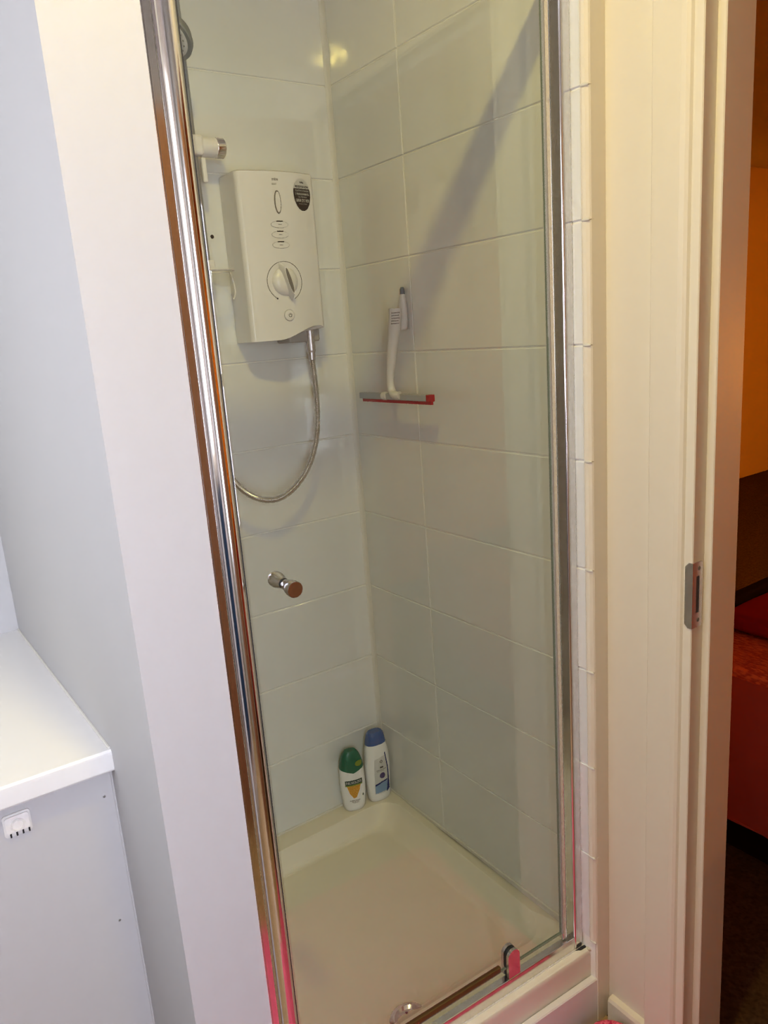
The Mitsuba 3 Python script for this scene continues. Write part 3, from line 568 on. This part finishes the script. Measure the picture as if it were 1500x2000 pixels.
decal(Polygon([(0.014, 0.058), (0.017, 0.058), (0.024, 0.01), (0.0255, -0.055), (0.014, -0.061), (0.020, -0.02), (0.020, 0.01)]), 0.086, 0.0, 0.0005, 'label_navy', 'label_stripe', shp)
decal(Polygon([(-0.020, -0.018), (0.0, -0.016), (0.020, -0.017), (0.0175, 0.018), (0.0, 0.016), (-0.0195, 0.009)]), 0.046, 0.0, 0.0004, 'label_sky', 'label_block', shp)
decal(Polygon([(-0.0195, 0.005), (0.0, 0.012), (0.0175, 0.014), (0.0175, 0.018), (0.0, 0.016), (-0.0195, 0.010)]), 0.046, 0.0, 0.0007, 'label_navy', 'label_wave', shp)
decal(Point(0, 0).buffer(0.0085), 0.079, 0.003, 0.0004, 'label_purple', 'round_print', shp)
decal(sbox(-0.005, -0.0022, 0.005, 0.0022), 0.104, 0.002, 0.0004, 'print_black', 'brand_print', shp)
decal(unary_union([sbox(-0.014, -0.0008, 0.015, 0.0008), sbox(-0.012, -0.0042, 0.008, -0.0032)]), 0.097, 0.0, 0.0004, 'print_grey', 'small_print', shp)
decal(Point(0, 0).buffer(0.0045).difference(Point(0, 0).buffer(0.002)), 0.121, 0.002, 0.0004, 'print_grey', 'emblem_print', shp)

# ------------------------------------------------------------------ worktop and boxing in the recess
ZW = 0.625
def backx(y): return PL[0] - 0.0127*(y-PL[1])/(BACKY-PL[1])
yf = -0.428
wt = thing('worktop', 'white laminate worktop with a rounded front edge in the recess', 'worktop')
pr = Polygon([(0, 0), (-0.006, 0.0), (-0.0095, -0.0035), (-0.010, -0.008), (-0.010, -0.034), (-0.008, -0.037), (0.02, -0.037), (0.02, -0.006), (0.75, -0.006), (0.75, 0.0)])
top = prism(pr, 0, 0.985)
def wmap(v):
    k = v[:, 2]; yy = yf + v[:, 0]*((BACKY-yf)/0.75) + 0.026*k
    yy = np.where(v[:, 0] > 0.7, BACKY, yy)
    return np.c_[np.interp(yy, [PL[1], BACKY], [PL[0], PL[0]-0.0127])-k, yy, ZW+v[:, 1]]
obj('board', remap(top, wmap), 'laminate', wt, smooth=25)
obj('sealant', tube([(backx(-0.43)-0.001, -0.43, ZW+0.001), (backx(BACKY)-0.001, BACKY-0.002, ZW+0.001)], 0.0028, 8), 'silicone', wt)
bp = thing('boxing_panel', 'white painted boxing panel under the worktop', 'panel')
obj('panel_board', bx(XL+0.005, backx(-0.41)-0.0005, -0.412, -0.394, ZF, ZW-0.0075), 'paint_white', bp)
obj('sealant', tube([(backx(-0.413)-0.001, -0.4125, ZF), (backx(-0.413)-0.001, -0.4125, ZW-0.04)], 0.0022, 8), 'paint_white', bp)
for (xx, zz) in ((-0.816, 0.535), (-0.826, 0.30)):
    obj('nail_mark', align(lathe([(0, 0.0006), (0.0016, 0.0004), (0.0022, 0)], 10), (0, -1, 0), (xx, -0.412, zz)), 'print_grey', bp)
cl = thing('plastic_catch', 'small clear plastic catch with black pins on the panel below the worktop', 'catch')
cx_, cz_ = -0.9475, 0.5480
def toP(m): return remap(m, lambda v: np.c_[v[:, 0]+cx_, -0.412-v[:, 2], v[:, 1]+cz_])
obj('catch_plate', toP(prism(rrect(-0.020, 0.020, -0.018, 0.019, 0.005), 0.0, 0.003)), 'white_plastic_soft', cl)
obj('catch_ring', toP(lathe([(0.007, 0.003), (0.008, 0.007), (0.0105, 0.007), (0.0115, 0.003)], 32)), 'white_plastic_soft', cl, smooth=30)
obj('catch_cover', toP(prism(rrect(-0.017, 0.017, -0.011, 0.016, 0.004), 0.0031, 0.0062)), 'white_plastic', cl)
for k in (-2, -1, 0, 1):
    obj('pin', toP(align(lathe([(0, -0.003), (0.0013, -0.0028), (0.0013, 0.0028), (0, 0.003)], 10), (0, 1, 0), (0.006+k*0.0088, -0.0155, 0.0045))), 'print_black', cl)

# ------------------------------------------------------------------ pink bath mat
bm_ = thing('bath_mat', 'fluffy pink bath mat curling up against the skirting and plinth', 'bath mat')
nx, ny = 190, 150
gx, gy = np.meshgrid(np.linspace(0, 0.86, nx), np.linspace(0, 0.56, ny), indexing='ij')
ex = np.minimum(np.minimum(gx, 0.86-gx), np.minimum(gy, 0.56-gy))
cr = 0.055                                                   # rounded corners
dx = np.maximum(cr-gx, np.maximum(gx-(0.86-cr), 0)); dy = np.maximum(cr-gy, np.maximum(gy-(0.56-cr), 0))
out = np.hypot(dx, dy); sc_ = np.where(out > cr, cr/np.maximum(out, 1e-9), 1.0)
gx2 = np.where(dx > 0, np.where(gx < cr, cr-dx*sc_, 0.86-cr+dx*sc_), gx); gy2 = np.where(dy > 0, np.where(gy < cr, cr-dy*sc_, 0.56-cr+dy*sc_), gy)
ed = np.clip(np.where(out > 0, cr-np.minimum(out, cr), ex)/0.016, 0, 1)
pil = meshkit.noise(np.stack([gx*240, gy*240, 0*gx], -1))
hz = 0.004+0.015*np.sqrt(ed)+0.006*(pil-0.5)*ed
lift = 0.030*np.exp(-((gx-0.86)**2+(gy-0.56)**2)/0.05) + 0.010*meshkit.noise(np.stack([gx*5, gy*5, 0*gx+3], -1))
wx = 0.012-0.86+gx2; wy = -0.772-0.56+gy2
Vt = np.stack([wx, wy-0.04*(-wx)*0-0.0, ZF+hz+lift], -1).reshape(-1, 3)
Vt[:, 1] += -0.052*Vt[:, 0]
Vb = Vt.copy(); Vb[:, 2] = ZF+lift.ravel()+0.001
idx = np.arange(nx*ny).reshape(nx, ny); A, B, C, D = idx[:-1, :-1].ravel(), idx[1:, :-1].ravel(), idx[1:, 1:].ravel(), idx[:-1, 1:].ravel()
Ft = np.vstack([np.c_[A, B, C], np.c_[A, C, D]]); N_ = nx*ny
obj('pile', trimesh.Trimesh(np.vstack([Vt, Vb]), np.vstack([Ft, Ft[:, ::-1]+N_]), process=False), 'mat_pink', bm_, smooth=True)

# ------------------------------------------------------------------ ceiling light of the bathroom
lm = thing('ceiling_light', 'round flush ceiling light of the bathroom', 'ceiling light')
lamp = lathe([(0, 0), (LAMP_R, 0)], 40); lamp = trimesh.Trimesh(lamp.vertices, lamp.faces, process=True)
if lamp.face_normals[:, 2].mean() > 0: lamp.invert()
lamp.apply_translation(LAMP_POS)
key = obj('diffuser', lamp, 'white_plastic_soft', lm)
scene[key]['emitter'] = {'type': 'area', 'radiance': rgb(*LAMP_L)}
obj('bezel', remap(lathe([(LAMP_R+0.001, -0.004), (LAMP_R+0.016, -0.006), (LAMP_R+0.022, 0.0), (LAMP_R+0.022, ZC-LAMP_POS[2])], 48), lambda v: v+np.array(LAMP_POS)), 'white_plastic', lm, smooth=30)

# navy towel on the outer left wall, seen in the chrome only
tw = thing('towel', 'large navy towel hanging below the side window', 'towel')
g = np.linspace(0, 1, 60); fold = XL+0.04+0.004*np.sin(g*26)
tv = [np.c_[fold+dz_, -1.36+0.76*g, np.full(60, z)] for z, dz_ in ((0.05, 0.004), (0.35, 0.003), (0.65, 0.0), (0.86, -0.004))]
tb = [np.c_[np.full(60, XL+0.005), -1.36+0.76*g[::-1], np.full(60, z)] for z in (0.05, 0.35, 0.65, 0.86)]
obj('towel_cloth', loft([np.vstack([a, b]) for a, b in zip(tv, tb)]), 'towel_navy', tw, smooth=True)

# ------------------------------------------------------------------ bedroom things
bed = thing('bed', 'bed with a red cover seen through the bedroom doorway', 'bed')
def soft(x0, x1, y0, y1, z0, z1, r, amp, seed):
    m = trimesh.creation.box(extents=(x1-x0, y1-y0, z1-z0)); v, f = trimesh.remesh.subdivide_to_size(m.vertices, m.faces, 0.045, max_iter=12)
    h = np.array([(x1-x0)/2, (y1-y0)/2, (z1-z0)/2]); q = np.clip(v, -(h-r), h-r); d = v-q; L = np.linalg.norm(d, axis=1, keepdims=True)
    v = q+np.where(L > 0, d/np.maximum(L, 1e-9)*np.minimum(L, r), 0); v = v+np.array([(x0+x1)/2, (y0+y1)/2, (z0+z1)/2])
    v[:, 2] += amp*(meshkit.fbm(v*6, 3, seed)-0.5)
    return trimesh.Trimesh(v, f, process=False)
obj('bed_base', bx(0.72, 2.10, -2.3, -0.48, ZF, 0.06), 'dark_wood', bed)
obj('blanket', soft(0.670, 2.12, -2.35, -0.475, 0.27, 0.355, 0.02, 0.010, 3), 'blanket_red', bed, label='orange red blanket', smooth=True)
sd = [np.c_[0.6655-0.006*np.sin(np.linspace(0, 40, 90))*q_-0.01*q_, np.linspace(-2.34, -0.485, 90), np.full(90, z)] for z, q_ in ((-0.07, 1.2), (0.05, 0.9), (0.2, 0.4), (0.33, 0.0))]
sd2 = [np.c_[np.full(90, 0.70), np.linspace(-0.485, -2.34, 90), np.full(90, z)] for z in (-0.07, 0.05, 0.2, 0.33)]
vm = loft([np.vstack([a, b]) for a, b in zip(sd, sd2)])
obj('valance', vm, 'cover_red', bed, label='dark red hanging cover', smooth=30)
cu = thing('throw', 'dark red folded throw lying on the bed', 'throw')
obj('cloth', soft(0.855, 2.05, -2.2, -0.480, 0.366, 0.412, 0.02, 0.008, 9), 'cushion_red', cu, smooth=True)
obj('headboard', rbx(0.66, 2.13, -0.468, -0.43, ZF, 0.42, 0.008), 'dark_wood', bed, label='black headboard')
bl = thing('bedside_lamp', 'orange bedside lamp in the bedroom', 'lamp')
sp_ = trimesh.creation.icosphere(subdivisions=3, radius=BED_LAMP_R); sp_.apply_translation(BED_LAMP_POS)
key = obj('bulb', sp_, 'shade_cream', bl); scene[key]['emitter'] = {'type': 'area', 'radiance': rgb(*BED_LAMP_L)}
obj('lamp_shade', remap(lathe([(0.02, 0.135), (0.30, 0.118), (0.303, 0.114), (0.30, 0.112), (0.02, 0.128)], 48), lambda v: v+np.array(BED_LAMP_POS)), 'shade_cream', bl, smooth=30)
obj('lamp_arm', tube([(3.6, -1.5, 0.99), (3.6, -1.5, 1.085)], 0.012, 12), 'dark_wood', bl)
obj('stand', tube([(3.6, -1.5, ZF), (3.6, -1.5, 0.906)], 0.02, 16), 'dark_wood', bl)
obj('foot', remap(lathe([(0, 0.02), (0.10, 0.02), (0.12, 0.0), (0, 0.0)], 32), lambda v: v+np.array([3.6, -1.5, ZF])), 'dark_wood', bl)
